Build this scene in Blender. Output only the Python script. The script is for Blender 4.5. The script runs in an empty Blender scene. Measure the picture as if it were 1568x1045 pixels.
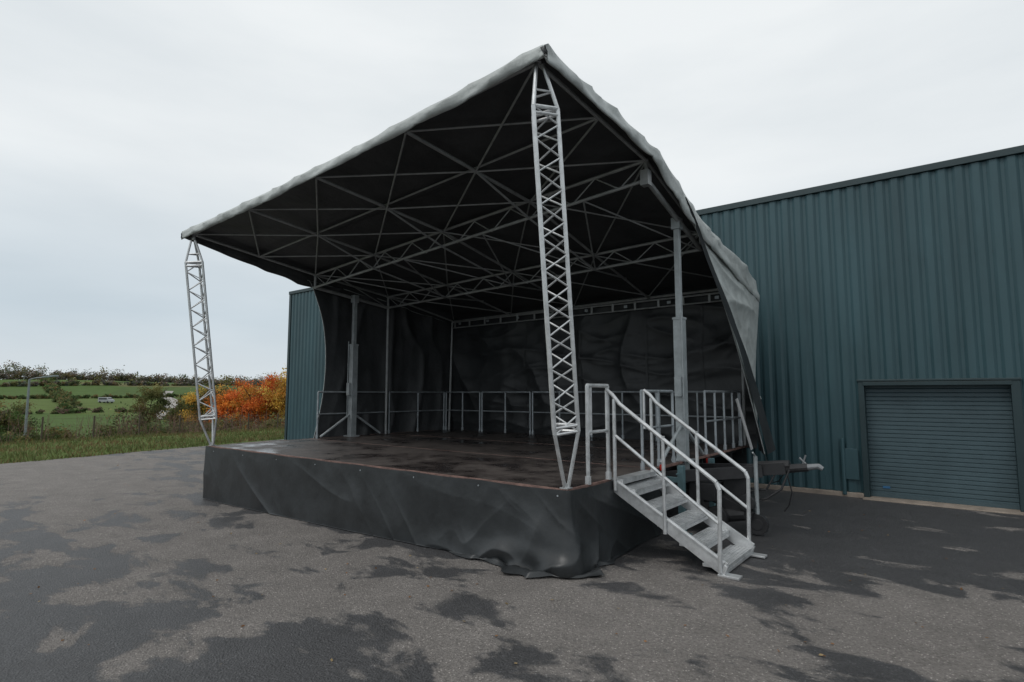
import bpy, math, random
import numpy as np
from mathutils import Vector, noise as mnoise
random.seed(7); rng=np.random.default_rng(7)
scene=bpy.context.scene
col=scene.collection
def lerp(a,b,t): return a+(b-a)*t
def sstep(a,b,x):
    t=min(1,max(0,(x-a)/(b-a))); return t*t*(3-2*t)
# ------------------------------------------------------------------ materials
def newmat(name):
    m=bpy.data.materials.new(name); m.use_nodes=True
    nt=m.node_tree; b=nt.nodes['Principled BSDF']
    return m,nt,b
def mat(name,c,rough=.6,metal=0,var=.15,scale=4,bump=0,bscale=30,spec=.5,stretch=(1,1,1),bdist=.02):
    m,nt,b=newmat(name); N=nt.nodes; L=nt.links
    b.inputs['Metallic'].default_value=metal
    b.inputs['Specular IOR Level'].default_value=spec
    tc=N.new('ShaderNodeTexCoord'); mp=N.new('ShaderNodeMapping'); mp.inputs['Scale'].default_value=stretch
    L.new(tc.outputs['Object'],mp.inputs[0])
    n=N.new('ShaderNodeTexNoise'); n.inputs['Scale'].default_value=scale; n.inputs['Detail'].default_value=6; n.inputs['Roughness'].default_value=.65
    L.new(mp.outputs[0],n.inputs[0])
    cr=N.new('ShaderNodeValToRGB')
    cr.color_ramp.elements[0].position=.3; cr.color_ramp.elements[1].position=.7
    cr.color_ramp.elements[0].color=tuple(max(0,x*(1-var)) for x in c)+(1,)
    cr.color_ramp.elements[1].color=tuple(min(1,x*(1+var)) for x in c)+(1,)
    L.new(n.outputs[0],cr.inputs[0]); L.new(cr.outputs[0],b.inputs['Base Color'])
    mr=N.new('ShaderNodeMapRange'); mr.inputs[3].default_value=max(.02,rough-.12); mr.inputs[4].default_value=min(1,rough+.12)
    L.new(n.outputs[0],mr.inputs[0]); L.new(mr.outputs[0],b.inputs['Roughness'])
    if bump:
        n2=N.new('ShaderNodeTexNoise'); n2.inputs['Scale'].default_value=bscale; n2.inputs['Detail'].default_value=4
        L.new(mp.outputs[0],n2.inputs[0])
        bp=N.new('ShaderNodeBump'); bp.inputs['Strength'].default_value=bump; bp.inputs['Distance'].default_value=bdist
        L.new(n2.outputs[0],bp.inputs['Height']); L.new(bp.outputs[0],b.inputs['Normal'])
    return m
def leafmat(name,rough=.7,trans=True):
    m,nt,b=newmat(name); N=nt.nodes; L=nt.links
    a=N.new('ShaderNodeAttribute'); a.attribute_name='tint'
    L.new(a.outputs['Color'],b.inputs['Base Color']); b.inputs['Roughness'].default_value=rough
    b.inputs['Specular IOR Level'].default_value=.2
    if trans:
        t=N.new('ShaderNodeBsdfTranslucent'); L.new(a.outputs['Color'],t.inputs[0])
        mx=N.new('ShaderNodeMixShader'); mx.inputs[0].default_value=.3
        L.new(b.outputs[0],mx.inputs[1]); L.new(t.outputs[0],mx.inputs[2])
        L.new(mx.outputs[0],nt.nodes['Material Output'].inputs[0])
    return m
M_alu=mat('aluminium',(.62,.63,.635),.38,.6,.22,9)
M_galv=mat('galvanised_steel',(.36,.39,.41),.5,.5,.25,8)
M_frame=mat('roof_frame_steel',(.36,.37,.37),.5,.4,.25,5)
M_mast=mat('mast_steel',(.38,.41,.42),.5,.3,.25,5)
M_tarpout=mat('canvas_outside',(.43,.455,.445),.55,0,.22,2.6,.6,4,bdist=.06)
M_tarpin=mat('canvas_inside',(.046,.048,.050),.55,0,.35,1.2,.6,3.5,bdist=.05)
M_back=mat('black_curtain',(.030,.032,.034),.50,0,.4,1.2,.5,4,stretch=(1,1,.6),bdist=.03)
M_skirt=mat('black_vinyl',(.024,.027,.029),.40,0,.40,2.0,.35,6)
M_black=mat('black_steel',(.034,.034,.036),.45,.2,.3,5)
M_rubber=mat('rubber',(.02,.02,.02),.8)
M_red=mat('red_lamp',(.5,.03,.02),.3)
M_edge=mat('deck_edge',(.21,.13,.11),.6,0,.5,6)
M_teal=mat('jack_steel',(.13,.22,.24),.5,.3,.2,6)
M_green=mat('green_cladding',(.037,.080,.093),.45,.0,.25,.9,.15,8,stretch=(1,1,.25),spec=.4)
M_trim=mat('green_trim',(.018,.038,.043),.45,0,.15,2)
M_door=mat('roller_door_paint',(.055,.090,.104),.5,0,.2,1.2)
M_conc=mat('concrete',(.27,.225,.185),.85,0,.35,3,.3,30)
M_bark=mat('bark',(.09,.07,.05),.9,0,.3,6,.4,20)
M_leaf=leafmat('leaves'); M_grass=leafmat('grass_blades')
M_glass=mat('dark_glass',(.03,.035,.04),.1)
M_white=mat('white_paint',(.55,.55,.55),.4)
# ------------------------------------------------------------------ mesh builder
class MB:
    def __init__(s): s.v=[]; s.f=[]; s.m=[]; s.cm=0
    def add(s,V,F):
        o=len(s.v); s.v+= [tuple(p) for p in V]; s.f+=[tuple(i+o for i in f) for f in F]; s.m+=[s.cm]*len(F)
    def tube(s,p,q,r,r2=None,n=8):
        p=Vector(p);q=Vector(q); r2=r if r2 is None else r2
        d=(q-p).normalized(); a=Vector((0,0,1)) if abs(d.z)<.9 else Vector((1,0,0))
        u=d.cross(a).normalized(); w=d.cross(u)
        V=[];F=[]
        for k in range(n):
            an=2*math.pi*k/n; e=u*math.cos(an)+w*math.sin(an)
            V.append(p+e*r); V.append(q+e*r2)
        for k in range(n):
            a0=2*k;b0=2*((k+1)%n); F.append((a0,a0+1,b0+1,b0))
        F.append(tuple(2*k for k in range(n))); F.append(tuple(2*k+1 for k in reversed(range(n))))
        s.add(V,F)
    def path(s,pts,r,n=8):
        for a,b in zip(pts[:-1],pts[1:]): s.tube(a,b,r,None,n)
    def beam(s,p,q,w,h,up=(0,0,1)):
        p=Vector(p);q=Vector(q); d=(q-p).normalized(); up=Vector(up)
        sd=d.cross(up)
        if sd.length<1e-4: sd=d.cross(Vector((0,1,0)))
        sd.normalize(); u=sd.cross(d)
        V=[]
        for e in (p,q):
            for a,b in((-1,-1),(1,-1),(1,1),(-1,1)): V.append(e+sd*a*w/2+u*b*h/2)
        s.add(V,[(0,1,2,3),(7,6,5,4),(0,4,5,1),(1,5,6,2),(2,6,7,3),(3,7,4,0)])
    def box(s,x0,x1,y0,y1,z0,z1):
        V=[(x0,y0,z0),(x1,y0,z0),(x1,y1,z0),(x0,y1,z0),(x0,y0,z1),(x1,y0,z1),(x1,y1,z1),(x0,y1,z1)]
        s.add(V,[(3,2,1,0),(4,5,6,7),(0,1,5,4),(1,2,6,5),(2,3,7,6),(3,0,4,7)])
    def grid(s,fn,nu,nv,flip=False):
        V=[fn(i/nu,j/nv) for i in range(nu+1) for j in range(nv+1)]
        F=[]
        for i in range(nu):
            for j in range(nv):
                a=i*(nv+1)+j; f=(a,a+nv+1,a+nv+2,a+1)
                F.append(f[::-1] if flip else f)
        s.add(V,F)
    def obj(s,name,mats,parent=None,smooth=False,bevel=0,solid=None):
        me=bpy.data.meshes.new(name); me.from_pydata(s.v,[],s.f)
        if not isinstance(mats,(list,tuple)): mats=[mats]
        for m in mats: me.materials.append(m)
        me.polygons.foreach_set('material_index',s.m)
        if smooth: me.polygons.foreach_set('use_smooth',[True]*len(me.polygons))
        me.update(); o=bpy.data.objects.new(name,me); col.objects.link(o)
        if parent: o.parent=parent
        if bevel:
            b=o.modifiers.new('bevel','BEVEL'); b.width=bevel; b.segments=2; b.limit_method='ANGLE'
        if solid:
            b=o.modifiers.new('solid','SOLIDIFY'); b.thickness=solid; b.offset=-1; b.material_offset=1; b.material_offset_rim=0
        return o
def empty(name,loc=(0,0,0)):
    o=bpy.data.objects.new(name,None); o.location=loc; col.objects.link(o); return o
def nz(x,y,z=0): return mnoise.noise(Vector((x,y,z)))
def fold(x,y,z=0,p=3): return (1-abs(mnoise.noise(Vector((x,y,z)))))**p
# ------------------------------------------------------------------ terrain functions
def gz(x,y): return .15*math.exp(-((x-1)/5.)**2-((y-.5)/4.5)**2)
HP=[(0,0),(8,-.08),(14,-.9),(22,-2.1),(40,-3.3),(80,-3.9),(130,-3.0),(200,-.2),(430,7.5),(700,8.5),(1500,4)]
def terr(x,y):
    if x>-19.9: 
        return -.08
    d=-x-19.9
    for (a,b),(c,e) in zip(HP[:-1],HP[1:]):
        if a<=d<=c: 
            z=lerp(b,e,sstep(0,1,(d-a)/(c-a))*.5+.5*(d-a)/(c-a)); break
    else: z=4
    k=sstep(20,120,d)
    z+=k*1.0*nz(x*.012,y*.012)+k*1.4*nz(x*.004+5,y*.006)
    z+=3.2*math.exp(-((x+450)/170)**2-((y-95)/75)**2)+1.8*math.exp(-((x+330)/90)**2-((y-170)/40)**2)
    return z+ .02+.04*nz(x*.5,y*.5)
xs=np.concatenate([np.arange(-1500,-500,50),np.arange(-500,-120,9),np.arange(-120,-50,3),np.arange(-50,-16,.7),np.arange(-16,320,30)])
ys=np.concatenate([np.arange(-900,-150,50),np.arange(-150,-20,8),np.arange(-20,45,1.2),np.arange(45,400,9),np.arange(400,1500,60)])
mb=MB()
V=[(x,y,terr(x,y)) for x in xs for y in ys]; ny=len(ys)
F=[(i*ny+j,(i+1)*ny+j,(i+1)*ny+j+1,i*ny+j+1) for i in range(len(xs)-1) for j in range(ny-1)]
mb.add(V,F)
m,nt,b=newmat('field_grass'); N=nt.nodes; L=nt.links
tc=N.new('ShaderNodeTexCoord')
v=N.new('ShaderNodeTexVoronoi'); v.inputs['Scale'].default_value=.012; L.new(tc.outputs['Object'],v.inputs[0])
cr=N.new('ShaderNodeValToRGB'); e=cr.color_ramp.elements
e[0].color=(.085,.150,.038,1); e[1].color=(.15,.14,.065,1); e2=e.new(.45); e2.color=(.075,.120,.037,1); e3=e.new(.7); e3.color=(.105,.165,.045,1)
sep=N.new('ShaderNodeSeparateColor'); L.new(v.outputs['Color'],sep.inputs[0]); L.new(sep.outputs[0],cr.inputs[0])
n=N.new('ShaderNodeTexNoise'); n.inputs['Scale'].default_value=.25; n.inputs['Detail'].default_value=9; L.new(tc.outputs['Object'],n.inputs[0])
cr2=N.new('ShaderNodeValToRGB'); cr2.color_ramp.elements[0].color=(.6,.52,.5,1); cr2.color_ramp.elements[1].color=(1.1,1.1,1.1,1)
L.new(n.outputs[0],cr2.inputs[0])
mx=N.new('ShaderNodeMix'); mx.data_type='RGBA'; mx.blend_type='MULTIPLY'; mx.inputs[0].default_value=1
L.new(cr.outputs[0],mx.inputs[6]); L.new(cr2.outputs[0],mx.inputs[7]); L.new(mx.outputs[2],b.inputs['Base Color']); b.inputs['Roughness'].default_value=.95
b.inputs['Specular IOR Level'].default_value=.1
mb.obj('ground',m,smooth=True)
# ------------------------------------------------------------------ tarmac
m,nt,b=newmat('asphalt'); N=nt.nodes; L=nt.links
def node(t,**k):
    n=N.new(t)
    for a,c in k.items(): setattr(n,a,c)
    return n
def mth(op,a,c=None,d=None):
    n=N.new('ShaderNodeMath'); n.operation=op
    for i,z in enumerate((a,c,d)):
        if z is None: continue
        if isinstance(z,(int,float)): n.inputs[i].default_value=z
        else: L.new(z,n.inputs[i])
    return n.outputs[0]
tc=node('ShaderNodeTexCoord'); sx=node('ShaderNodeSeparateXYZ'); L.new(tc.outputs['Object'],sx.inputs[0])
X,Y=sx.outputs[0],sx.outputs[1]
yc=mth('ADD',-1.35,mth('MULTIPLY',mth('MAXIMUM',mth('ADD',X,1.5),0),.40))
band=mth('SUBTRACT',1,mth('DIVIDE',mth('ABSOLUTE',mth('SUBTRACT',Y,yc)),1.65))
band=mth('MAXIMUM',band,-.85)
mp=node('ShaderNodeMapping'); mp.inputs['Scale'].default_value=(.75,1.3,1); mp.inputs['Rotation'].default_value=(0,0,.5); L.new(tc.outputs['Object'],mp.inputs[0])
n1=node('ShaderNodeTexNoise'); n1.inputs['Scale'].default_value=1.15; n1.inputs['Detail'].default_value=12; n1.inputs['Roughness'].default_value=.60; n1.inputs['Distortion'].default_value=.4
L.new(mp.outputs[0],n1.inputs[0])
far=mth('MULTIPLY',mth('MINIMUM',mth('MAXIMUM',mth('DIVIDE',mth('SUBTRACT',-8.5,X),6),0),1),.15)
val=mth('ADD',mth('ADD',n1.outputs[0],mth('MULTIPLY',band,.12)),far)
mr=node('ShaderNodeMapRange'); mr.interpolation_type='SMOOTHSTEP'; mr.inputs[1].default_value=.495; mr.inputs[2].default_value=.56
L.new(val,mr.inputs[0]); dry=mr.outputs[0]
fine=node('ShaderNodeTexNoise'); fine.inputs['Scale'].default_value=38; fine.inputs['Detail'].default_value=6; fine.inputs['Roughness'].default_value=.8; L.new(tc.outputs['Object'],fine.inputs[0])
vor=node('ShaderNodeTexVoronoi'); vor.inputs['Scale'].default_value=60; L.new(tc.outputs['Object'],vor.inputs[0])
vs=node('ShaderNodeSeparateColor'); L.new(vor.outputs['Color'],vs.inputs[0])
med=node('ShaderNodeTexNoise'); med.inputs['Scale'].default_value=2.2; med.inputs['Detail'].default_value=9; med.inputs['Roughness'].default_value=.65; L.new(tc.outputs['Object'],med.inputs[0])
cA=node('ShaderNodeMix',data_type='RGBA'); cA.inputs[6].default_value=(.066,.065,.067,1); cA.inputs[7].default_value=(.205,.188,.175,1)
L.new(dry,cA.inputs[0])
f1=mth('MAXIMUM',.15,mth('ADD',-.35,mth('MULTIPLY',fine.outputs[0],2.7))); f2=mth('ADD',.6,mth('MULTIPLY',med.outputs[0],.8))
chip=mth('MULTIPLY',mth('GREATER_THAN',vs.outputs[0],.90),mth('LESS_THAN',vor.outputs['Distance'],.42))
spk=mth('ADD',.95,mth('MULTIPLY',chip,.9))
ff=mth('MULTIPLY',mth('MULTIPLY',f1,f2),spk)
vm=node('ShaderNodeVectorMath',operation='SCALE'); L.new(cA.outputs[2],vm.inputs[0]); L.new(ff,vm.inputs['Scale'])
L.new(vm.outputs[0],b.inputs['Base Color'])
rr=node('ShaderNodeMapRange'); rr.inputs[3].default_value=.48; rr.inputs[4].default_value=.9; L.new(dry,rr.inputs[0]); L.new(rr.outputs[0],b.inputs['Roughness'])
b.inputs['Specular IOR Level'].default_value=.4
hh=mth('ADD',fine.outputs[0],mth('MULTIPLY',vor.outputs['Distance'],.6))
bp=node('ShaderNodeBump'); bp.inputs['Strength'].default_value=1; bp.inputs['Distance'].default_value=.018; L.new(hh,bp.inputs['Height']); L.new(bp.outputs[0],b.inputs['Normal'])
M_asph=m
def edgex(y): return -18.7-.2*(y+1.2)+.25*nz(y*.6,3)+.12*nz(y*2,8)
ty=np.concatenate([np.arange(-80,-14,6),np.arange(-14,14,.5),np.arange(14,60,3)])
tf=np.concatenate([np.linspace(0,1,60)])
mb=MB(); V=[]
for y in ty:
    ex=edgex(y)
    for f in tf:
        x=lerp(ex,70,f**1.8); V.append((x,y,gz(x,y)))
nn=len(tf)
F=[(i*nn+j,i*nn+j+1,(i+1)*nn+j+1,(i+1)*nn+j) for i in range(len(ty)-1) for j in range(nn-1)]
mb.add(V,F); mb.obj('tarmac',M_asph,smooth=True)
# ------------------------------------------------------------------ building
bld=empty('industrial_building')
WY=8.0; H=6.4; BX0=-19.1; BX1=26; PER=.25; DEP=.038
def corr(mb,x0,x1,z0,z1,y):
    pts=[]; k=math.floor(x0/PER)
    while k*PER<x1:
        b0=k*PER
        for dx,dy in((0,0),(.05,-DEP),(.15,-DEP),(.20,0)):
            x=b0+dx
            if x0<=x<=x1: pts.append((x,y+dy))
        k+=1
    pts=[(x0,y)]+pts+[(x1,y)]
    V=[];F=[]
    for p in pts: V+= [(p[0],p[1],z0),(p[0],p[1],z1)]
    for i in range(len(pts)-1): F.append((2*i,2*i+2,2*i+3,2*i+1))
    mb.add(V,F)
DX0,DX1,DZ=1.90,4.10,2.2
mb=MB(); corr(mb,BX0,BX1,DZ+.08,H-.12,WY); corr(mb,BX0,DX0-.08,.1,DZ+.08,WY); corr(mb,DX1+.08,BX1,.1,DZ+.08,WY)
mb.obj('wall_cladding',M_green,bld)
mb=MB() # gable end, facing -x
V=[];F=[];i=0;y=WY
while y<32:
    for dy,dx in((0,0),(.05,-DEP),(.15,-DEP),(.20,0)): V+=[(BX0+.03+dx,y+dy,.1),(BX0+.03+dx,y+dy,H-.1)]
    y+=PER
F=[(2*i,2*i+1,2*i+3,2*i+2) for i in range(len(V)//2-1)]
mb.add(V,F); mb.obj('end_cladding',M_green,bld)
mb=MB(); mb.box(BX0,BX1,WY+.33,32,.0,H-.2); mb.add([(BX0,WY-.02,H-.06),(BX1,WY-.02,H-.06),(BX1,20,H+.9),(BX0,20,H+.9),(BX0,32,H-.06),(BX1,32,H-.06)],[(0,1,2,3),(3,2,5,4)])
mb.obj('roof_and_core',M_trim,bld)
mb=MB(); mb.box(BX0-.07,BX1,WY-.075,WY+.05,H-.11,H+.02); mb.box(BX0-.06,BX0+.09,WY-.055,WY+.09,.02,H-.115)
mb.box(DX0-.02,DX1+.02,WY-.07,WY+.3,DZ,DZ+.075)
mb.box(DX0-.10,DX0,WY-.06,WY+.3,.03,DZ+.08); mb.box(DX1,DX1+.13,WY-.06,WY+.3,.03,DZ+.08)
mb.box(DX0-.12,DX1+.15,WY-.078,WY-.02,DZ+.082,DZ+.12)
mb.obj('trim',M_trim,bld,bevel=.006)
mb=MB()
x=BX0+.1
while x<BX1:
    for z in(H-.35,4.6,2.9,.45):
        if z<2.3 and DX0-.2<x<DX1+.25: continue
        mb.tube((x,WY-DEP,z),(x,WY-DEP-.006,z),.009,None,6)
    x+=.25
mb.obj('cladding_screws',M_trim,bld)
mb=MB(); mb.tube((DX0-.42,WY-.1,.05),(DX0-.42,WY-.1,1.15),.04); mb.box(DX0-.40,DX0-.16,WY-.09,WY-.04,.35,.95)
mb.obj('service_box',M_green,bld,bevel=.005)
mb=MB()
z=.06;V=[];F=[];sl=[]
while z<DZ-.02:
    sl+=[(z,WY+.20),(z+.012,WY+.185),(z+.068,WY+.185),(z+.08,WY+.20)]; z+=.08
for zz,yy in sl: V+=[(DX0,yy,zz),(DX1,yy,zz)]
F=[(2*i,2*i+1,2*i+3,2*i+2) for i in range(len(sl)-1)]
mb.add(V,F); mb.box(DX0,DX1,WY+.15,WY+.19,.03,.10); 
mb.obj('roller_door',M_door,bld)
mb=MB(); mb.box(DX0+.2,DX0+.32,WY+.17,WY+.184,.2,.24); mb.obj('door_handle',mat('blue_plastic',(.03,.12,.25),.4),bld)
mb=MB(); mb.box(BX0,DX0-.1,WY-.10,WY+.2,-.06,.095); mb.box(DX1+.13,BX1,WY-.10,WY+.2,-.06,.095)
mb.box(DX0-.1,DX1+.13,WY-.28,WY+.33,-.06,.028)
mb.obj('plinth',M_conc,bld,bevel=.01)
# ------------------------------------------------------------------ STAGE
st=empty('mobile_stage')
SX=-8.31; SD=6.6; DK=1.02
m,nt,b=newmat('stage_ply'); N=nt.nodes; L=nt.links
tc=N.new('ShaderNodeTexCoord')
n=N.new('ShaderNodeTexNoise'); n.inputs['Scale'].default_value=1.5; n.inputs['Detail'].default_value=9; n.inputs['Roughness'].default_value=.6; L.new(tc.outputs['Object'],n.inputs[0])
cr=N.new('ShaderNodeValToRGB'); cr.color_ramp.elements[0].position=.40; cr.color_ramp.elements[1].position=.60
cr.color_ramp.elements[0].color=(.032,.026,.025,1); cr.color_ramp.elements[1].color=(.088,.075,.068,1); L.new(n.outputs[0],cr.inputs[0]); L.new(cr.outputs[0],b.inputs['Base Color'])
mr=N.new('ShaderNodeMapRange'); mr.inputs[1].default_value=.38; mr.inputs[2].default_value=.52; mr.inputs[3].default_value=.17; mr.inputs[4].default_value=.58
L.new(n.outputs[0],mr.inputs[0]); L.new(mr.outputs[0],b.inputs['Roughness'])
b.inputs['Specular IOR Level'].default_value=.38
M_deck=m
mb=MB()
nx=7; 
for (y0,y1) in((.012,2.19),(2.21,4.39),(4.41,6.58)):
    for i in range(nx):
        a=SX+.012+i*(-SX-.02)/nx; c=SX+.012+(i+1)*(-SX-.02)/nx-.006
        mb.box(a,c,y0,y1,DK-.03,DK)
mb.obj('deck_panels',M_deck,st)
mb=MB()
mb.box(SX,0,-.022,.009,DK-.02,DK+.004); mb.box(-.008,.018,-.022,SD,DK-.03,DK+.004); mb.box(SX-.018,SX+.008,-.022,SD,DK-.03,DK+.004)
mb.box(SX,0,2.194,2.206,DK-.02,DK+.003); mb.box(SX,0,4.394,4.406,DK-.02,DK+.003)
mb.obj('deck_edge_trim',M_edge,st)
mb=MB()
for y in(.1,2.1,2.35,4.25,4.5,6.5): mb.box(SX+.05,-.05,y-.03,y+.03,DK-.15,DK-.035)
for i in range(9): mb.box(SX+.1+i,SX+.15+i,.14,6.45,DK-.13,DK-.045)
for x in(-8.1,-5.4,-2.8,-.25):
    for y in(.15,6.4): mb.tube((x,y,0),(x,y,DK-.15),.03); mb.box(x-.1,x+.1,y-.1,y+.1,gz(x,y)-.01,gz(x,y)+.02)
mb.box(SX+.1,-.02,2.42,2.52,.62,.85); mb.box(SX+.1,-.02,4.1,4.2,.62,.85)
for x in(-8,-6,-4,-2,-.1): mb.box(x-.05,x+.05,2.53,4.09,.66,.8)
mb.obj('underframe',M_black,st)
def wheel(mb,c,r,w,ax=(0,1,0)):
    c=Vector(c); a=Vector(ax)
    mb.tube(c-a*w/2,c+a*w/2,r,None,20); mb.tube(c-a*(w/2+.01),c+a*(w/2+.01),r*.55,None,16)
mb=MB()
for x in(-3.7,-4.6):
    for y in(2.3,4.32): wheel(mb,(x,y,.36),.33,.2)
mb.obj('trailer_wheels',M_rubber,st,smooth=False)
TOT=8.37+2.35
def skirtpt(Ls,t):
    Lx=Ls*TOT
    calm=.35+.65*sstep(3.5,8.0,Lx)
    f=(fold(Lx*.7-t*1.2,t*.6,2,5)*.75+fold(Lx*1.9-t*1.7,t*.7,7,6)*.28*calm+.10*nz(Lx*4,t*2,4)) + .25*math.sin(Lx*1.5+.6)
    amp=.10*t**.9*(1-.25*t)
    o=.025+amp*f*(.40+.45*calm)
    near=math.exp(-((Lx-8.05)/.95)**2)
    o+=near*(.10*t**4+.15*t**2*fold(Lx*2.2+t*.8,t*1.3,3,4))
    tl=.93
    if t<tl: tt=t/tl; ext=0
    else: tt=1; ext=(t-tl)/(1-tl)
    o+=near*.045*math.sin(t*11+3*nz(Lx*1.6,2))*sstep(.6,.95,t)
    o+=ext*(.008+near*(.08+.30*max(-.22,nz(Lx*3.4,1.1))))
    if Lx<8.3: x,y=SX-.03+Lx,-.03-o
    elif Lx<8.44:
        a=(Lx-8.3)/.14*math.pi/2; x=-.01+math.sin(a)*(.045+o)+0; y=.0-math.cos(a)*(.035+o)
    else: x,y=.035+o,(Lx-8.44)
    g=gz(x,y)
    z=lerp(DK+.001,g+.012,tt)
    z-= .012*(1-t)*abs(math.sin(Lx*math.pi/1.19))
    if ext>0:
        z=g+.012+near*(.11*max(0,nz(Lx*4,ext*1.6,5)+.15)+.05*math.sin(ext*math.pi)*(1+nz(Lx*5,3)))*(1-ext*.6)
    z=max(z,g+.008)
    return (x,y,z)
mb=MB(); mb.grid(skirtpt,760,80)
def lskirt(s,t):
    y=s*2.3; return (SX-.035-.05*t*fold(y*2,t)-.0,y-.03,lerp(DK-.012,.01,t))
mb.grid(lskirt,60,12,True)
def rskirt(s,t):
    return (SX+s*8.3,SD+.03+.05*t*fold(s*16,t),lerp(DK-.012,.03,t))
mb.grid(rskirt,120,10,True)
mb.obj('skirt',M_skirt,st,smooth=True,solid=None)
mb=MB()
for i in range(8):
    Lx=.35+i*1.13; p=skirtpt(Lx/TOT,.07); mb.tube((p[0],p[1]+.004,p[2]),(p[0],p[1]-.007,p[2]),.010,None,10)
mb.obj('skirt_eyelets',M_galv,st)
# roof shape
PY=[-.6,.9,2.1,3.15,4,6.95]; ZR=[5.72,5.63,5.54,5.24,5.0,4.40]; ZL=[5.27,5.06,4.90,4.82,4.72,4.32]
def zroof(x,y):
    w=(x+8.35)/8.5; yy=min(max(y,PY[0]),PY[-1])
    zr=float(np.interp(yy,PY,ZR)); zl=float(np.interp(yy,PY,ZL))
    return lerp(zl,zr,w)-.08*math.sin(math.pi*min(1,max(0,w)))*(1 if y<1 else .4)
XL,XR=-8.36,.16
cols=[(XL-.035,1.0),(XL-.035,.66),(XL-.02,.3),(XL+.03,.06)]+[(lerp(XL+.12,XR-.12,i/150),0) for i in range(151)]+[(XR-.03,.06),(XR+.02,.3),(XR+.03,.5),(XR+.04,.75),(XR+.04,1.0)]
rows=[(-.655,1.0),(-.67,.78),(-.675,.55),(-.65,.3),(-.60,.08)]+[(lerp(-.5,6.9,j/110),0) for j in range(111)]+[(6.97,.05),(7.0,.3),(7.0,.7),(7.0,1.0)]
def canopy():
    V=[]
    for x,dx in cols:
        for y,dy in rows:
            side=max(0,min(1,(y-2.0)/1.1))
            hem=lerp(.27,.46,side) if x>-4 else lerp(.2,.38,max(0,min(1,(y+.6)/2.6)))
            hemf=.22+.014*nz(x*1.6,3)+.008*nz(x*6,1)
            drop=max(dx*hem*(1+.10*nz(y*2.0,x)),dy*(hemf if y<0 else .35))
            z=zroof(x,y)-drop
            rib=.008*max(0,-math.cos((x+8.1)*2*math.pi/2.03))*(1 if 0<=dx<.01 else 0)
            wob=.007*nz(x*1.3,y*1.3,2)+.005*fold(x*1.1+y*.6,y*.9,5,4)
            if dx>0: wob+=.014*nz(y*2.5,dx*2,9)
            ox=0;oy=0
            if dx>0.2: ox=(.025*nz(y*2.3,dx*1.7,x)+.05*(fold(y*1.3+dx*1.6,dx,3,5)-.4)+.03)*(1 if x>-4 else -1)
            if dy>0.2 and y<0: oy=-.01-.045*(fold(x*1.1+dy*1.9,dy*.9,4,5)-.3)
            V.append((x+ox,y+oy,z-rib+wob))
    nr=len(rows)
    F=[(i*nr+j,(i+1)*nr+j,(i+1)*nr+j+1,i*nr+j+1) for i in range(len(cols)-1) for j in range(nr-1)]
    mb=MB(); mb.add(V,F); return mb
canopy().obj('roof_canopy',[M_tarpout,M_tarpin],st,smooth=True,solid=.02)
def poly(pts,t):
    n=len(pts)-1; k=min(n-1,int(t*n)); f=t*n-k
    P=[Vector(p) for p in pts]
    p0=P[max(0,k-1)];p1=P[k];p2=P[k+1];p3=P[min(n,k+2)]
    return .5*((2*p1)+(p2-p0)*f+(2*p0-5*p1+4*p2-p3)*f*f+(3*p1-p0-3*p2+p3)*f**3)
FE=[(.17,3.05,5.02),(.18,3.65,4.55),(.2,4.25,3.95),(.26,4.85,3.25),(.32,5.35,2.55),(.42,5.65,1.75),(.54,5.85,.93)]
BE=[(.2,7.0,4.36),(.24,7.02,3.8),(.20,7.0,3.2),(.16,6.95,2.7),(.14,6.9,2.2),(.16,6.85,1.6),(.2,6.75,.95)]
def rcurt(s,t):
    a=poly(FE,t); c=poly(BE,t); p=a.lerp(c,s)
    k=math.sin(math.pi*s)
    p.x+=.02*k+.12*k*(fold(s*1.3+t*1.4,t*2.6,1,6)-.3)+.06*k*(fold(s*2.6-t*2.6,t*4,6,6)-.3)+.015*k*nz(s*8,t*9,4)
    top=(1-t)**3; p.z=lerp(p.z, max(p.z, zroof(.16,p.y)-.3),top)
    return p
mb=MB(); mb.grid(rcurt,80,120,True); mb.obj('right_side_curtain',[M_tarpout,M_tarpin],st,smooth=True,solid=.015)
def rhem(s,t):
    a=poly(FE,t); w=lerp(.05,.46,t**1.5); return (a.x+.05+.03*s+.02*nz(t*6,s),a.y-.04+s*w,a.z+.02+s*w*.12)
mb=MB(); mb.grid(rhem,4,60,True); mb.obj('curtain_hem',M_back,st,smooth=True,solid=None)
LF=[(-8.36,2.05,4.75),(-8.37,2.25,4.1),(-8.37,2.5,3.4),(-8.38,2.6,2.7),(-8.40,2.55,1.9),(-8.42,2.36,.95)]
LB=[(-8.3,6.9,4.2),(-8.3,6.9,3.5),(-8.3,6.9,2.9),(-8.3,6.9,2.2),(-8.3,6.9,1.6),(-8.3,6.8,.95)]
def lcurt(s,t):
    p=poly(LF,t).lerp(poly(LB,t),s); k=math.sin(math.pi*s)
    p.x+= -.1*k*math.sin(math.pi*t)+.16*k*(fold(s*5+t*.7,t*1.2,3,6)-.3)+.05*k*nz(s*14,t*3)
    p.z=lerp(p.z, zroof(-8.3,p.y)-.25,(1-t)**3)
    return p
mb=MB(); mb.grid(lcurt,110,60,False); mb.obj('left_side_curtain',[M_tarpout,M_tarpin],st,smooth=True,solid=.015)
def bcurt(s,t):
    x=lerp(-8.3,.15,s); z=lerp(4.25,.95,t)
    y=6.84-.14*math.sin(math.pi*t)*fold(x*.8,z*.5,6,4)-.045*fold(x*.5+z*.8,z*1.6,8,6)-.025*fold(x*.9-z*.6,z*2.4,3,5)-.01*nz(x*3,z*5)
    return (x,y,z)
mb=MB(); mb.grid(bcurt,260,110,False); 
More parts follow.
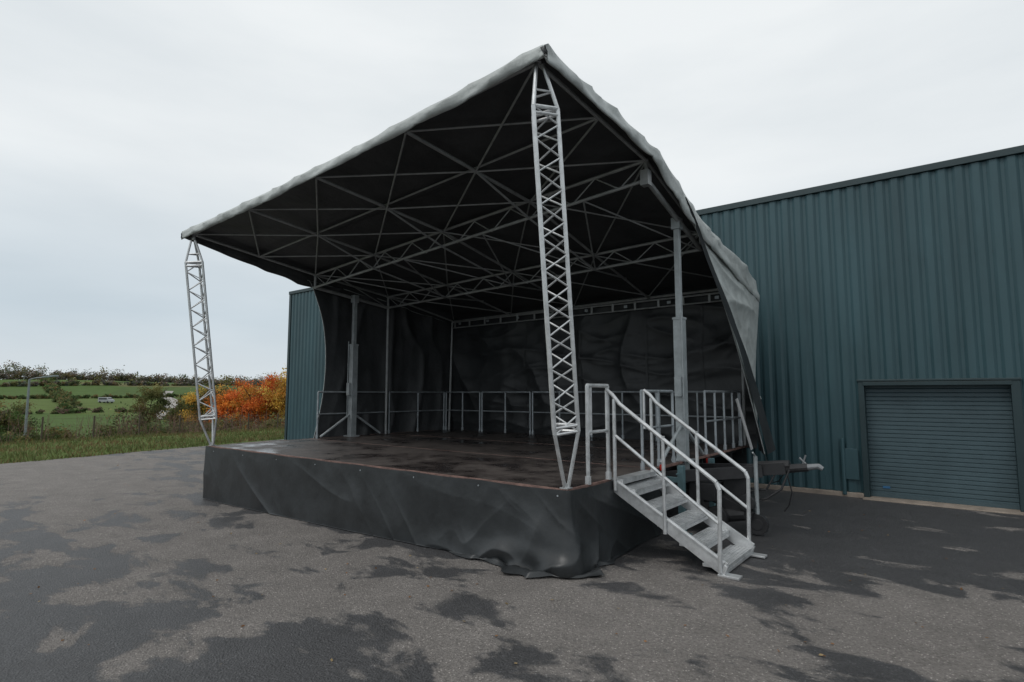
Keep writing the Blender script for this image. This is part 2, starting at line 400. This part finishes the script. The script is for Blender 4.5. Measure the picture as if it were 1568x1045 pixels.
for x in(-7.2,-5.6,-3.9,-2.2,-.9):
    mb.grid(lambda s,t,x=x:(x+s*.05,bcurt((x+8.3)/8.45,t)[1]-.012,lerp(4.22,.98,t)),1,40)
mb.obj('back_curtain',M_back,st,smooth=True)
def truss(mb,A,B,w,nch=3,rc=.024,rb=.011,pitch=.26,ref=(1,0,0),rot=0):
    A=Vector(A);B=Vector(B);d=(B-A).normalized(); u=(Vector(ref)-d*d.dot(Vector(ref))).normalized(); v=d.cross(u)
    R=w/math.sqrt(3) if nch==3 else w/math.sqrt(2)
    offs=[(u*math.cos(rot+2*math.pi*k/nch)+v*math.sin(rot+2*math.pi*k/nch))*R for k in range(nch)]
    L=(B-A).length; n=max(2,round(L/pitch))
    for o in offs: mb.tube(A+o,B+o,rc)
    for k in range(nch):
        a=offs[k];c=offs[(k+1)%nch]
        for i in range(n):
            p=A+d*L*i/n; q=A+d*L*(i+1)/n
            if i%2==k%2: mb.tube(p+a,q+c,rb,None,6)
            else: mb.tube(p+c,q+a,rb,None,6)
    for e in(A,B):
        for k in range(nch): mb.tube(e+offs[k],e+offs[(k+1)%nch],rb*1.5,None,6)
    return offs
def post(name,P0,P1,rot):
    mb=MB(); P0=Vector(P0);P1=Vector(P1)
    a=P0.lerp(P1,.135); c=P0.lerp(P1,.89)
    offs=truss(mb,a,c,.30,3,.0235,.0105,.175,(1,0,0),rot)
    top=[o*.25 for o in offs]; 
    for i,o in enumerate(offs):
        mb.tube(a+o,P0+o*.12,.021); mb.tube(c+o,P1+top[i]+Vector((0,0,-.02)),.021)
    m1=P0.lerp(P1,.15)
    for k in range(3): mb.tube(m1+offs[k],m1+offs[(k+1)%3],.018); mb.tube(c+offs[k]-Vector((0,0,.07)),c+offs[(k+1)%3]-Vector((0,0,.07)),.016); mb.tube(c+offs[k],c+offs[(k+1)%3],.022)
    cc=P0.lerp(P1,.93)
    for k in range(3): mb.tube(cc+offs[k]*.72,cc+offs[(k+1)%3]*.72,.012)
    mb.tube(P1,P1+Vector((0,0,.1)),.035); mb.tube(P0-Vector((0,0,.0)),P0+Vector((0,0,.06)),.03)
    mb.box(P0.x-.05,P0.x+.05,P0.y-.05,P0.y+.05,DK+.006,DK+.018)
    mb.obj(name,M_alu,st,smooth=False)
post('front_post_right',(-.03,.03,DK),(.04,-.55,5.56),.62)
post('front_post_left',(-8.25,.03,DK),(-8.16,-.55,5.02),.3)
# roof frame
mb=MB()
def zf(x,y,o=.13): return zroof(x,y)-o
def T(x0,y0,x1,y1,r=.022,o0=.13,o1=.13): mb.tube((x0,y0,zf(x0,y0,o0)),(x1,y1,zf(x1,y1,o1)),r)
RX=[.02,-2.05,-4.05,-6.05,-8.2]
T(.02,-.55,-8.2,-.55,.03); T(.02,.8,-8.2,.8,.018); T(.02,6.75,-8.2,6.75,.03,.2,.2)
for a in RX:
    T(a,-.55,a,2.15,.027); T(a,2.15,a,4.3,.024,.13,.13); T(a,4.3,a,6.75,.024,.13,.2)
for a,c in zip(RX[:-1],RX[1:]):
    T(a,2.15,c,.8,.015); T(c,2.15,a,.8,.015); T(a,-.55,c,.8,.015); T(c,-.55,a,.8,.015)
    T(a,2.15,c,4.3,.014); T(c,2.15,a,4.3,.014)
    T(a,4.3,c,6.75,.014); T(c,4.3,a,6.75,.014)
TD=.42
for a in RX[1:-1]:
    mb.tube((a,.8,zf(a,.8)),(a,2.15,zf(a,2.15,TD)),.018); mb.tube((a,5.6,zf(a,5.6)),(a,4.3,zf(a,4.3,TD)),.018)
    mb.tube((a,2.15,zf(a,2.15,TD)),(a,4.3,zf(a,4.3,TD)),.018)
for y in(2.15,4.3):
    top=lambda x:Vector((x,y,zf(x,y)));bot=lambda x:Vector((x,y,zf(x,y,TD)))
    mb.tube(top(.05),top(-8.25),.027); mb.tube(bot(.05),bot(-8.25),.027)
    n=10
    for i in range(n):
        x0=lerp(.0,-8.2,i/n);x1=lerp(0,-8.2,(i+1)/n);xm=(x0+x1)/2
        mb.tube(top(x0),bot(xm),.011); mb.tube(bot(xm),top(x1),.011)
n=8
for i in range(n):
    x0=lerp(0,-8.2,i/n);x1=lerp(0,-8.2,(i+1)/n)
    ya,yb=(2.15,4.3) if i%2 else (4.3,2.15)
    mb.tube((x0,ya,zf(x0,ya,TD)),(x1,yb,zf(x1,yb,TD)),.013)
mb.tube((.0,6.7,4.15),(-8.2,6.7,4.12),.022); mb.tube((.0,6.7,3.98),(-8.2,6.7,3.95),.018)
for i in range(15): x=-.1-i*.57; mb.beam((x,6.69,3.96),(x,6.69,4.16),.05,.02,(0,1,0))
for x in(.02,-8.2):
    for y in(2.15,4.3): mb.tube((x,y,zf(x,y)),(x,y,zf(x,y,TD)),.03)
    mb.tube((x,2.15,zf(x,2.15,TD)),(x,4.3,zf(x,4.3,TD)),.04)
mb.box(-.05,.07,2.09,2.21,zf(.02,2.15,TD)-.08,zf(.02,2.15,TD)+.14)
mb.obj('roof_frame',M_frame,st)
mb=MB()
for i in range(8):
    x=-.5-i*1.05; mb.box(x-.04,x+.04,6.64,6.66,4.02,4.08)
mb.obj('eave_clips',M_galv,st)
def mast(name,x,y,sg):
    mb=MB(); za=zf(x,2.15,TD); zb=zf(x,4.3,TD); ztop=lerp(za,zb,(y-2.15)/2.15)
    mb.beam((x,y,DK-.3),(x,y,3.24),.15,.15,(0,1,0)); mb.beam((x,y,3.24),(x,y,ztop),.085,.085,(0,1,0))
    mb.box(x-.085,x+.085,y-.085,y+.085,3.2,3.235); mb.box(x-.14,x+.14,y-.13,y+.13,DK,DK+.03)
    mb.tube((x+.07*sg,y-.1,3.3),(x+.07*sg,y-.1,DK+.5),.010); mb.box(x-.05,x+.05,y-.15,y-.08,2.0,2.3)
    mb.box(x-.07,x+.07,y-.07,y+.07,ztop-.12,ztop+.06)
    for s in(-1,1):
        mb.tube((x,y+s*.08,DK+.52),(x,y+s*.85,DK+.04),.028)
    mb.obj(name,M_mast,st,bevel=.006)
mast('mast_right',-.02,3.34,1); mast('mast_left',-8.14,3.22,-1)
mb=MB(); 
mb.tube((-8.2,4.3,DK),(-8.2,4.3,zf(-8.2,4.3,TD)),.03)
mb.tube((-8.2,6.6,DK),(-8.2,6.7,4.1),.03); mb.tube((-.03,6.6,DK),(-.03,6.7,4.1),.03)
mb.obj('rear_uprights',M_frame,st)
mb=MB()
mb.beam((.36,5.66,DK+.02),(.20,5.4,1.95),.09,.02,(1,0,0))
mb.obj('curtain_stay',M_white,st)
def rail(mb,p,q,n,h=1.06,r=.021,feet=True):
    p=Vector(p);q=Vector(q);up=Vector((0,0,h))
    mb.tube(p+up,q+up,r); mb.tube(p+up*.52,q+up*.52,r*.8); 
    for i in range(n+1):
        a=p.lerp(q,i/n); mb.tube(a,a+up,r)
        if feet: mb.tube(a,a+Vector((0,0,.09)),r*1.5)
mb=MB(); xl=SX+.05; xr=-.05
rail(mb,(xl,2.36,DK),(xl,4.35,DK),2); rail(mb,(xl,4.45,DK),(xl,6.45,DK),2)
segs=[xl,-6.9,-5.2,-3.5,-1.8,xr]
for a,c in zip(segs[:-1],segs[1:]): rail(mb,(a+.04,6.5,DK),(c-.04,6.5,DK),2)
rail(mb,(xr,4.45,DK),(xr,6.45,DK),4); rail(mb,(xr,1.98,DK),(xr,3.05,DK),2)
mb.obj('safety_rails',M_galv,st)
mb=MB(); rail(mb,(.0,.45,DK),(.0,.93,DK),1,1.12,.024); mb.tube((.0,.52,DK+.55),(.0,.52,DK+1.1),.018)
mb.obj('gate_rail',M_alu,st)
# drawbar
mb=MB()
mb.beam((-.3,2.6,.82),(1.15,3.22,.97),.10,.16); mb.beam((-.3,4.0,.82),(1.15,3.38,.97),.10,.16)
mb.beam((.95,3.3,.96),(1.45,3.3,1.03),.16,.16); mb.tube((1.40,3.3,1.01),(1.72,3.3,1.06),.06,.055,12)
mb.tube((1.05,3.3,1.01),(1.5,3.3,1.07),.08,.07,12)
mb.beam((.3,2.95,.82),(.3,3.65,.82),.06,.06)
mb.beam((.80,3.25,.45),(.80,3.25,.90),.30,.24,(0,1,0)); mb.beam((1.05,3.1,.36),(.45,3.15,.60),.16,.14)
mb.tube((.45,3.1,.30),(.95,3.1,.38),.12,.085,12); mb.tube((.3,3.3,.5),(1.0,3.3,.66),.06)
mb.tube((.75,3.3,.6),(1.05,3.12,.36),.06); mb.tube((.98,3.0,.55),(.98,3.2,.55),.11,None,16)
mb.box(.25,.62,2.85,3.2,.55,.78)
wheel(mb,(.60,2.95,.32),.15,.10,(0,1,0)); wheel(mb,(1.1,3.12,.26),.14,.08,(0,1,0))
mb.path([(1.5,3.26,1.02),(1.4,3.2,.75),(1.2,3.18,.6),(.9,3.2,.55),(.6,3.2,.7)],.016)
mb.path([(1.35,3.25,1.0),(1.2,3.22,.72),(.95,3.2,.68),(.6,3.24,.8)],.013)
mb.path([(.54,5.8,.95),(.9,4.8,.6),(1.2,3.9,.75),(1.45,3.32,1.0)],.008)
mb.path([(1.45,3.3,.98),(1.5,3.35,.7),(1.44,3.4,.5),(1.38,3.4,.42)],.009)
mb.obj('drawbar',M_black,st,bevel=.004)
mb=MB(); mb.tube((1.1,3.12,.34),(1.1,3.12,1.18),.028); mb.tube((1.1,3.12,1.18),(1.1,3.0,1.24),.012)
mb.obj('jockey_stand',M_mast,st)
mb=MB(); mb.tube((1.70,3.3,1.055),(1.86,3.3,1.085),.045,.034,12); mb.tube((1.70,3.3,1.1),(1.62,3.3,1.18),.014); mb.tube((1.84,3.3,1.085),(1.90,3.3,1.05),.04,.03,10)
mb.tube((1.66,3.3,1.09),(1.7,3.3,1.22),.012)
mb.obj('coupling_head',mat('coupling_steel',(.22,.23,.24),.45,.4),st)
mb=MB(); mb.beam((.28,2.5,.12),(.28,2.5,1.05),.085,.085,(0,1,0)); mb.beam((.28,2.5,.1),(.28,2.5,.13),.2,.2,(0,1,0)); mb.beam((.0,2.5,.85),(.28,2.5,.85),.07,.07); mb.tube((.28,2.42,.95),(.28,2.33,.95),.012)
mb.beam((.15,4.1,.08),(.15,4.1,1.0),.085,.085,(0,1,0))
mb.obj('corner_jacks',M_teal,st,bevel=.004)
mb=MB(); mb.box(.03,.06,2.35,2.47,.98,1.06); mb.box(.03,.06,4.2,4.35,.9,.98); mb.obj('marker_lamps',M_red,st)
# ------------------------------------------------------------------ STAIRS
sr=empty('metal_staircase')
x0,x1=.07,1.34; ya,yb=.95,1.93; z0=DK; g=.155
mb=MB()
for y in(ya,yb):
    mb.beam((x0,y,z0-.06),(x1,y,g+.06),.03,.15,(0,0,1)); mb.beam((x0,y+(.022 if y==yb else -.022),z0+.005),(x1,y+(.022 if y==yb else -.022),g+.125),.02,.022)
    mb.box(x1-.06,x1+.16,y-.06,y+.06,g-.01,g+.012)
    mb.beam((x1-.02,y,g+.0),(x1+.02,y,g+.1),.04,.06,(0,1,0))
for i in range(5):
    f=(i+.55)/5.0; x=lerp(x0,x1,f); z=lerp(z0,g,f)+.0
    mb.box(x-.13,x+.12,ya+.018,yb-.018,z-.035,z+.0)
    for k in range(6): mb.box(x-.12+k*.04,x-.10+k*.04,ya+.03,yb-.03,z,z+.006)
    mb.box(x+.1,x+.125,ya+.018,yb-.018,z-.075,z-.037)
mb.box(x0-.06,x0+.1,ya+.018,yb-.018,z0-.05,z0+.012)
mb.obj('treads_and_stringers',M_alu,sr,bevel=.003)
mb=MB()
for y in(ya-.035,yb+.035):
    def sp(f,h): return Vector((lerp(x0,x1,f),y,lerp(z0,g,f)+h))
    mb.path([sp(-.06,1.02),sp(.0,1.02),sp(.08,.97),sp(.96,.92),sp(.985,.86),sp(.97,-.0)],.023,10)
    mb.path([sp(.03,.55),sp(.97,.50)],.019,10)
    for f in(.02,.5): mb.tube(sp(f,-.1),sp(f,.98),.022)
    mb.tube(sp(-.06,1.02),sp(-.06,.5),.018)
mb.obj('handrails',M_alu,sr)
# ------------------------------------------------------------------ vegetation
def leafmesh(name,C,size,cols_,parent=None,matl=None,aspect=.6,flat=0):
    n=len(C); u=rng.normal(size=(n,3)); w=rng.normal(size=(n,3))
    if flat: u[:,2]*=flat; w[:,2]*=flat
    u/=np.linalg.norm(u,axis=1)[:,None]; w-=u*(u*w).sum(1)[:,None]; w/=np.linalg.norm(w,axis=1)[:,None]
    size=np.broadcast_to(np.asarray(size,dtype=float),(n,))
    s=(size*rng.uniform(.6,1.35,n))[:,None]
    u=u*s; w=w*s*aspect
    P=np.stack([C-u,C-w,C+u,C+w],1).reshape(-1,3)
    me=bpy.data.meshes.new(name); me.vertices.add(4*n); me.vertices.foreach_set('co',P.ravel().astype(np.float32))
    me.loops.add(4*n); me.loops.foreach_set('vertex_index',np.arange(4*n,dtype=np.int32))
    me.polygons.add(n); me.polygons.foreach_set('loop_start',np.arange(0,4*n,4,dtype=np.int32)); 
    try: me.polygons.foreach_set('loop_total',np.full(n,4,dtype=np.int32))
    except Exception: pass
    me.update(calc_edges=True)
    a=me.color_attributes.new('tint','FLOAT_COLOR','POINT')
    cc=np.concatenate([np.repeat(cols_,4,axis=0),np.ones((4*n,1))],1).astype(np.float32)
    a.data.foreach_set('color',cc.ravel())
    me.materials.append(matl or M_leaf); me.validate()
    o=bpy.data.objects.new(name,me); col.objects.link(o)
    if parent: o.parent=parent
    return o
def clumpcloud(center,rad,ncl,nl,tints,sq=(1,1,.8),cs=.28):
    Cs=[];K=[]
    t=np.array(tints)
    for i in range(ncl):
        d=rng.normal(size=3); d/=np.linalg.norm(d); r=rad*rng.uniform(.35,1.0)
        c=np.array(center)+d*r*np.array(sq); 
        if rng.random()<.15: c+=d*rad*.2
        p=c+rng.normal(size=(nl,3))*rad*cs*np.array([1,1,.75])
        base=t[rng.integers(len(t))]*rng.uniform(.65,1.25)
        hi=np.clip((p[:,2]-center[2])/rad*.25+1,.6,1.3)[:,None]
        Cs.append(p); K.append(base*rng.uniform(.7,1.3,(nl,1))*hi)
    return np.concatenate(Cs),np.clip(np.concatenate(K),0,1)
OR=[(.66,.19,.04),(.72,.26,.05),(.55,.14,.04),(.58,.32,.07)]
YE=[(.62,.38,.07),(.56,.40,.09),(.5,.27,.06)]
OL=[(.12,.13,.045),(.16,.15,.055),(.09,.11,.04),(.18,.13,.05)]
BR=[(.17,.12,.08),(.20,.13,.09),(.13,.11,.06),(.15,.15,.06)]
GR=[(.06,.10,.03),(.09,.135,.04),(.05,.08,.025)]
def tree(name,x,y,h,rad,tints,ncl=46,nl=170,leaf=.085):
    z=terr(x,y); e=empty(name,(x,y,z)); mb=MB()
    pr=(0,0,-.2); k=6
    for i in range(1,k+1):
        q=(.12*nz(x,i*.7)*i,.12*nz(y,i*.7+4)*i,h*.75*i/k); mb.tube(pr,q,.13*h/6*(1-(i-1)/k*.8),.13*h/6*(1-i/k*.8),8)
        if i>=2:
            for _ in range(3):
                a=rng.uniform(0,6.28); l=rad*rng.uniform(.5,.95); e1=(q[0]+math.cos(a)*l*.6,q[1]+math.sin(a)*l*.6,q[2]+l*.35); e2=(q[0]+math.cos(a)*l,q[1]+math.sin(a)*l,q[2]+l*.75)
                mb.tube(q,e1,.045,.028,6); mb.tube(e1,e2,.028,.01,6)
        pr=q
    mb.obj('trunk',M_bark,e,smooth=True)
    C,K=clumpcloud((0,0,h*.62),rad,ncl,nl,tints,(1,1,h*.42/rad),.17)
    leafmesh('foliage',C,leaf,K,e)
def pos(u,f):
    xc=(u-784)/871.; return (3.37+(.788*xc-.616)*f,-5.27+(.616*xc+.788)*f)
tl=[('autumn_tree',(-44.6,22.4),6.0,2.0,OR+YE),('autumn_tree',(-46.5,20.8),5.4,1.9,OR),('autumn_tree',(-42.2,22.6),6.5,1.8,YE),('autumn_tree',(-50.5,21.5),5.9,2.0,OR+OL),('autumn_tree',(-53.5,20.0),5.6,1.9,OL+YE),
    ('autumn_tree',(-40.2,23.4),6.3,1.8,OR),('autumn_tree',(-48.6,19.6),4.6,1.5,OR[:2]),('field_maple_tree',(-66,19.5),6.5,1.7,OL),('field_maple_tree',(-60,20.6),5.0,1.7,OL),('hawthorn_tree',(-62,7.2),4.3,1.9,GR+OL),
    ('autumn_tree',(-47,29),6.5,2.3,OR+YE),('autumn_tree',(-55,-8),6.5,2.3,OL+YE)]
for nme,(x,y),h,r,t in tl: tree(nme,x,y,h,r,t)
C=[];K=[]
for k in range(380):
    y=rng.uniform(-30,34); x=-31-rng.uniform(0,8)-.12*y
    h=rng.uniform(.7,1.3)*(1+.6*nz(y*.25,2))
    if 6<y: h*=1.2
    tt=BR+OL if nz(y*.12,x*.1)>-.05 else GR+OL
    c,q=clumpcloud((x,y,terr(x,y)+h*.45),h*.75,7,60,tt,(1.1,1.1,.8),.26); C.append(c);K.append(q)
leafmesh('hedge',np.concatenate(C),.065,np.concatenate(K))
mb=MB()
for k in range(620):
    y=rng.normal()*4+9 if k%2 else rng.uniform(-14,26); x=-29.6-rng.uniform(0,4)-.12*y; z=terr(x,y)-.1; h=rng.uniform(.9,2.0)*(1+.4*nz(y*.4,1))
    a=rng.uniform(-.35,.35);c=rng.uniform(-.35,.35)
    mb.tube((x,y,z),(x+a*h,y+c*h,z+h),.011,.003,4)
    mb.tube((x+a*h*.5,y+c*h*.5,z+h*.5),(x+a*h*.5+rng.normal()*.2,y+c*h*.5+rng.normal()*.2,z+h*.85),.006,.002,4)
mb.obj('bare_shrub',mat('reddish_twigs',(.17,.10,.08),.8),None)
C=[];K=[]
def row(xa,ya,xb,yb,n,h,sz,tints,nl=36,skip=.06):
    for i in range(n):
        if rng.random()<skip: continue
        f=(i+rng.uniform(-.5,.5))/n; x=lerp(xa,xb,f)+rng.normal()*.8;y=lerp(ya,yb,f)+rng.normal()*.8
        hh=h*rng.uniform(.7,1.25)*(1+.5*nz(f*n*.15,h)); c,q=clumpcloud((x,y,terr(x,y)+hh*.36),hh*.62,8,nl,tints,(1.4,1.4,.8),.26)
        C.append(c);K.append(q)
FT=[(.19,.155,.12),(.15,.14,.11),(.22,.16,.11),(.12,.13,.09)]
row(-455,-120,-440,420,210,7.5,1,FT+OL)
row(-462,-120,-450,420,150,5.0,1,FT)
row(-335,-60,-350,300,190,2.6,1,OL+FT)
row(-240,10,-228,230,170,1.5,1,GR+OL)
row(-160,-30,-170,110,110,1.2,1,GR+BR)
row(-180,42,-420,90,120,2.0,1,GR+OL)
row(-120,72,-330,165,110,2.8,1,OL+FT)
row(-88,36,-130,62,40,3.6,1,OL+[(.30,.18,.07)])
row(-75,32,-82,60,20,5.0,1,OR+OL+YE)
Cc=np.concatenate(C); sz=np.clip((-Cc[:,0])/420*.5,.11,.55)
leafmesh('distant_trees',Cc,sz,np.clip(np.concatenate(K)*np.array([1.0,1.02,1.15]),0,1))  # slight blue shift painted into the leaf colours, standing in for distance haze
# verge grass
n=46000; y=rng.uniform(-30,30,n); d=rng.uniform(0,1,n)**1.3*12
x=np.array([edgex(a) for a in y])-d+.1
zz=np.array([terr(a,c) for a,c in zip(x,y)])
hgt=rng.uniform(.06,.2,n); ang=rng.uniform(0,6.28,n); wd=.012+.01*rng.random(n)
P=np.zeros((n,4,3)); dx=np.cos(ang)*wd; dy=np.sin(ang)*wd; lx=rng.normal(size=n)*.06; ly=rng.normal(size=n)*.06
zz=np.maximum(zz,-.02)*(x>-28)+zz*(x<=-28)
P[:,0]=np.stack([x-dx,y-dy,zz],1);P[:,1]=np.stack([x+dx,y+dy,zz],1);P[:,2]=np.stack([x+lx+dx*.3,y+ly,zz+hgt],1);P[:,3]=np.stack([x+lx-dx*.3,y+ly,zz+hgt],1)
me=bpy.data.meshes.new('verge_grass'); me.from_pydata(P.reshape(-1,3).tolist(),[],np.arange(4*n).reshape(-1,4).tolist())
a=me.color_attributes.new('tint','FLOAT_COLOR','POINT')
pal=np.array([(.12,.15,.05),(.15,.17,.06),(.10,.12,.04),(.22,.17,.08),(.18,.12,.06)])
pn=np.array([nz(p*.5,q*.5) for p,q in zip(x,y)])
idx=np.where(pn+rng.normal(size=n)*.25>.16,rng.integers(3,5,size=n),rng.integers(0,3,size=n))
kc=pal[idx]*rng.uniform(.7,1.3,(n,1))
a.data.foreach_set('color',np.concatenate([np.repeat(kc,4,0),np.ones((4*n,1))],1).astype(np.float32).ravel()); me.materials.append(M_grass)
o=bpy.data.objects.new('verge_grass',me); col.objects.link(o)
n=420; x=rng.uniform(-16,6,n); y=rng.uniform(-4.5,7,n); keep=~((x>-8.8)&(x<.9)&(y>-.45)); x=x[keep];y=y[keep]
C=np.stack([x,y,np.array([gz(a,c)+.010 for a,c in zip(x,y)])],1)
leafmesh('fallen_leaves',C,.018,np.array([(.3,.16,.08),(.22,.12,.06),(.38,.28,.15)])[rng.integers(3,size=len(x))],None,None,.6,.15)
mb=MB(); pts=[pos(258,120),pos(252,140),pos(262,165),pos(268,190),pos(256,225),pos(262,270)]
pp=[poly([(p[0],p[1],0) for p in pts],i/80) for i in range(81)]
V=[]
for i,p in enumerate(pp):
    V+=[(p.x,p.y-1.8,terr(p.x,p.y-1.8)+.25),(p.x,p.y+1.8,terr(p.x,p.y+1.8)+.25)]
mb.add(V,[(2*i,2*i+1,2*i+3,2*i+2) for i in range(80)]); mb.obj('field_path',mat('gravel_track',(.30,.28,.26),.9))
# street lamp
lx,ly=pos(47,42); lz=terr(lx,ly); e=empty('street_lamp',(lx,ly,lz)); mb=MB(); hh=3.05-lz
mb.tube((0,0,0),(0,0,hh*.2),.13,None,12); mb.tube((0,0,hh*.2),(0,0,hh),.095,.07,12); mb.path([(0,0,hh),(.35,.27,hh+.12),(.95,.74,hh+.18)],.045)
M_lamp=mat('lamp_steel',(.20,.23,.24),.5,.2)
mb.obj('column',M_lamp,e); mb=MB(); mb.beam((.8,.62,hh+.18),(1.6,1.25,hh+.27),.32,.14); mb.obj('lamp_head',M_lamp,e,bevel=.03)
# small van in the valley
vx,vy=pos(166,175); vz=terr(vx,vy); e=empty('parked_van',(vx,vy,vz-.05)); e.rotation_euler=(0,0,.5)
prof=[(-2.0,.35),(-2.0,1.6),(-1.9,1.75),(.9,1.75),(1.2,1.6),(1.6,1.15),(2.1,1.0),(2.2,.8),(2.2,.35)]
mb=MB(); V=[(a,-.85,c) for a,c in prof]+[(a,.85,c) for a,c in prof]; k=len(prof)
mb.add(V,[tuple(range(k)),tuple(range(2*k-1,k-1,-1))]+[(i,(i+k),((i+1)%k)+k,(i+1)%k) for i in range(k)]); mb.obj('body',mat('van_paint',(.34,.36,.37),.4),e,bevel=.05)
mb=MB(); mb.box(-1.7,1.1,-.87,.87,1.1,1.5); mb.beam((1.22,0,1.58),(1.6,0,1.19),1.5,.03,(0,0,1)); mb.obj('windows',M_glass,e)
mb=MB(); 
for a in(-1.3,1.4):
    for c in(-.76,.76): wheel(mb,(a,c,.32),.32,.2)
mb.obj('wheels',M_rubber,e)
mb=MB()
for i in range(26):
    y=-22+i*2; x=-28.6-.12*y; z=terr(x,y); mb.beam((x,y,z-.1),(x,y,z+1.15),.06,.06,(0,1,0))
    if i<25:
        x2=-28.6-.12*(y+2); z2=terr(x2,y+2)
        for h in(.35,.7,1.05): mb.tube((x,y,z+h),(x2,y+2,z2+h),.005,None,4)
mb.obj('wire_fence',M_bark)
# ------------------------------------------------------------------ world / light / camera
w=bpy.data.worlds.new('World'); scene.world=w; w.use_nodes=True; nt=w.node_tree; N=nt.nodes; L=nt.links
bg=N['Background']; bg.inputs[1].default_value=.108
sky=N.new('ShaderNodeTexSky'); sky.sky_type='NISHITA'; sky.sun_disc=False; sky.sun_elevation=math.radians(52); sky.sun_rotation=math.radians(202)
tc=N.new('ShaderNodeTexCoord'); mp=N.new('ShaderNodeMapping'); mp.inputs['Scale'].default_value=(1,1,4.2); L.new(tc.outputs['Generated'],mp.inputs[0])
n=N.new('ShaderNodeTexNoise'); n.inputs['Scale'].default_value=1.4; n.inputs['Detail'].default_value=6; n.inputs['Roughness'].default_value=.5; L.new(mp.outputs[0],n.inputs[0])
cr=N.new('ShaderNodeValToRGB'); e=cr.color_ramp.elements; e[0].position=.32; e[0].color=(6.9,7.35,7.6,1); e[1].position=.62; e[1].color=(8.3,8.6,8.7,1)
L.new(n.outputs[0],cr.inputs[0])
sp=N.new('ShaderNodeSeparateXYZ'); L.new(tc.outputs['Generated'],sp.inputs[0])
g1=N.new('ShaderNodeValToRGB'); e=g1.color_ramp.elements; e[0].position=0; e[0].color=(.82,.86,.89,1); e[1].position=.34; e[1].color=(1,1,1,1); a1=e.new(.12); a1.color=(.74,.80,.85,1); a2=e.new(.05); a2.color=(.78,.82,.86,1)
L.new(sp.outputs[2],g1.inputs[0])
mu=N.new('ShaderNodeMix'); mu.data_type='RGBA'; mu.blend_type='MULTIPLY'; mu.inputs[0].default_value=1; mu.clamp_result=False
L.new(cr.outputs[0],mu.inputs[6]); L.new(g1.outputs[0],mu.inputs[7])
mx=N.new('ShaderNodeMix'); mx.data_type='RGBA'; mx.inputs[0].default_value=.95; mx.clamp_result=False
L.new(sky.outputs[0],mx.inputs[6]); L.new(mu.outputs[2],mx.inputs[7]); L.new(mx.outputs[2],bg.inputs[0])
sl=bpy.data.lights.new('sun','SUN'); sl.energy=.9; sl.angle=math.radians(25); sl.color=(1,.97,.93)
so=bpy.data.objects.new('sun',sl); col.objects.link(so)
dirv=Vector((.25,.62,-.85)); so.rotation_euler=dirv.to_track_quat('-Z','Y').to_euler()
cam=bpy.data.cameras.new('camera'); cam.lens=20; cam.sensor_width=36; cam.clip_end=4000; cam.clip_start=.1
co=bpy.data.objects.new('camera',cam); col.objects.link(co); co.location=(3.37,-5.27,2.05)
co.rotation_euler=(math.radians(90+5.25),0,math.radians(38.0)); scene.camera=co
scene.view_settings.view_transform='Standard'; scene.view_settings.look='None'; scene.view_settings.exposure=0
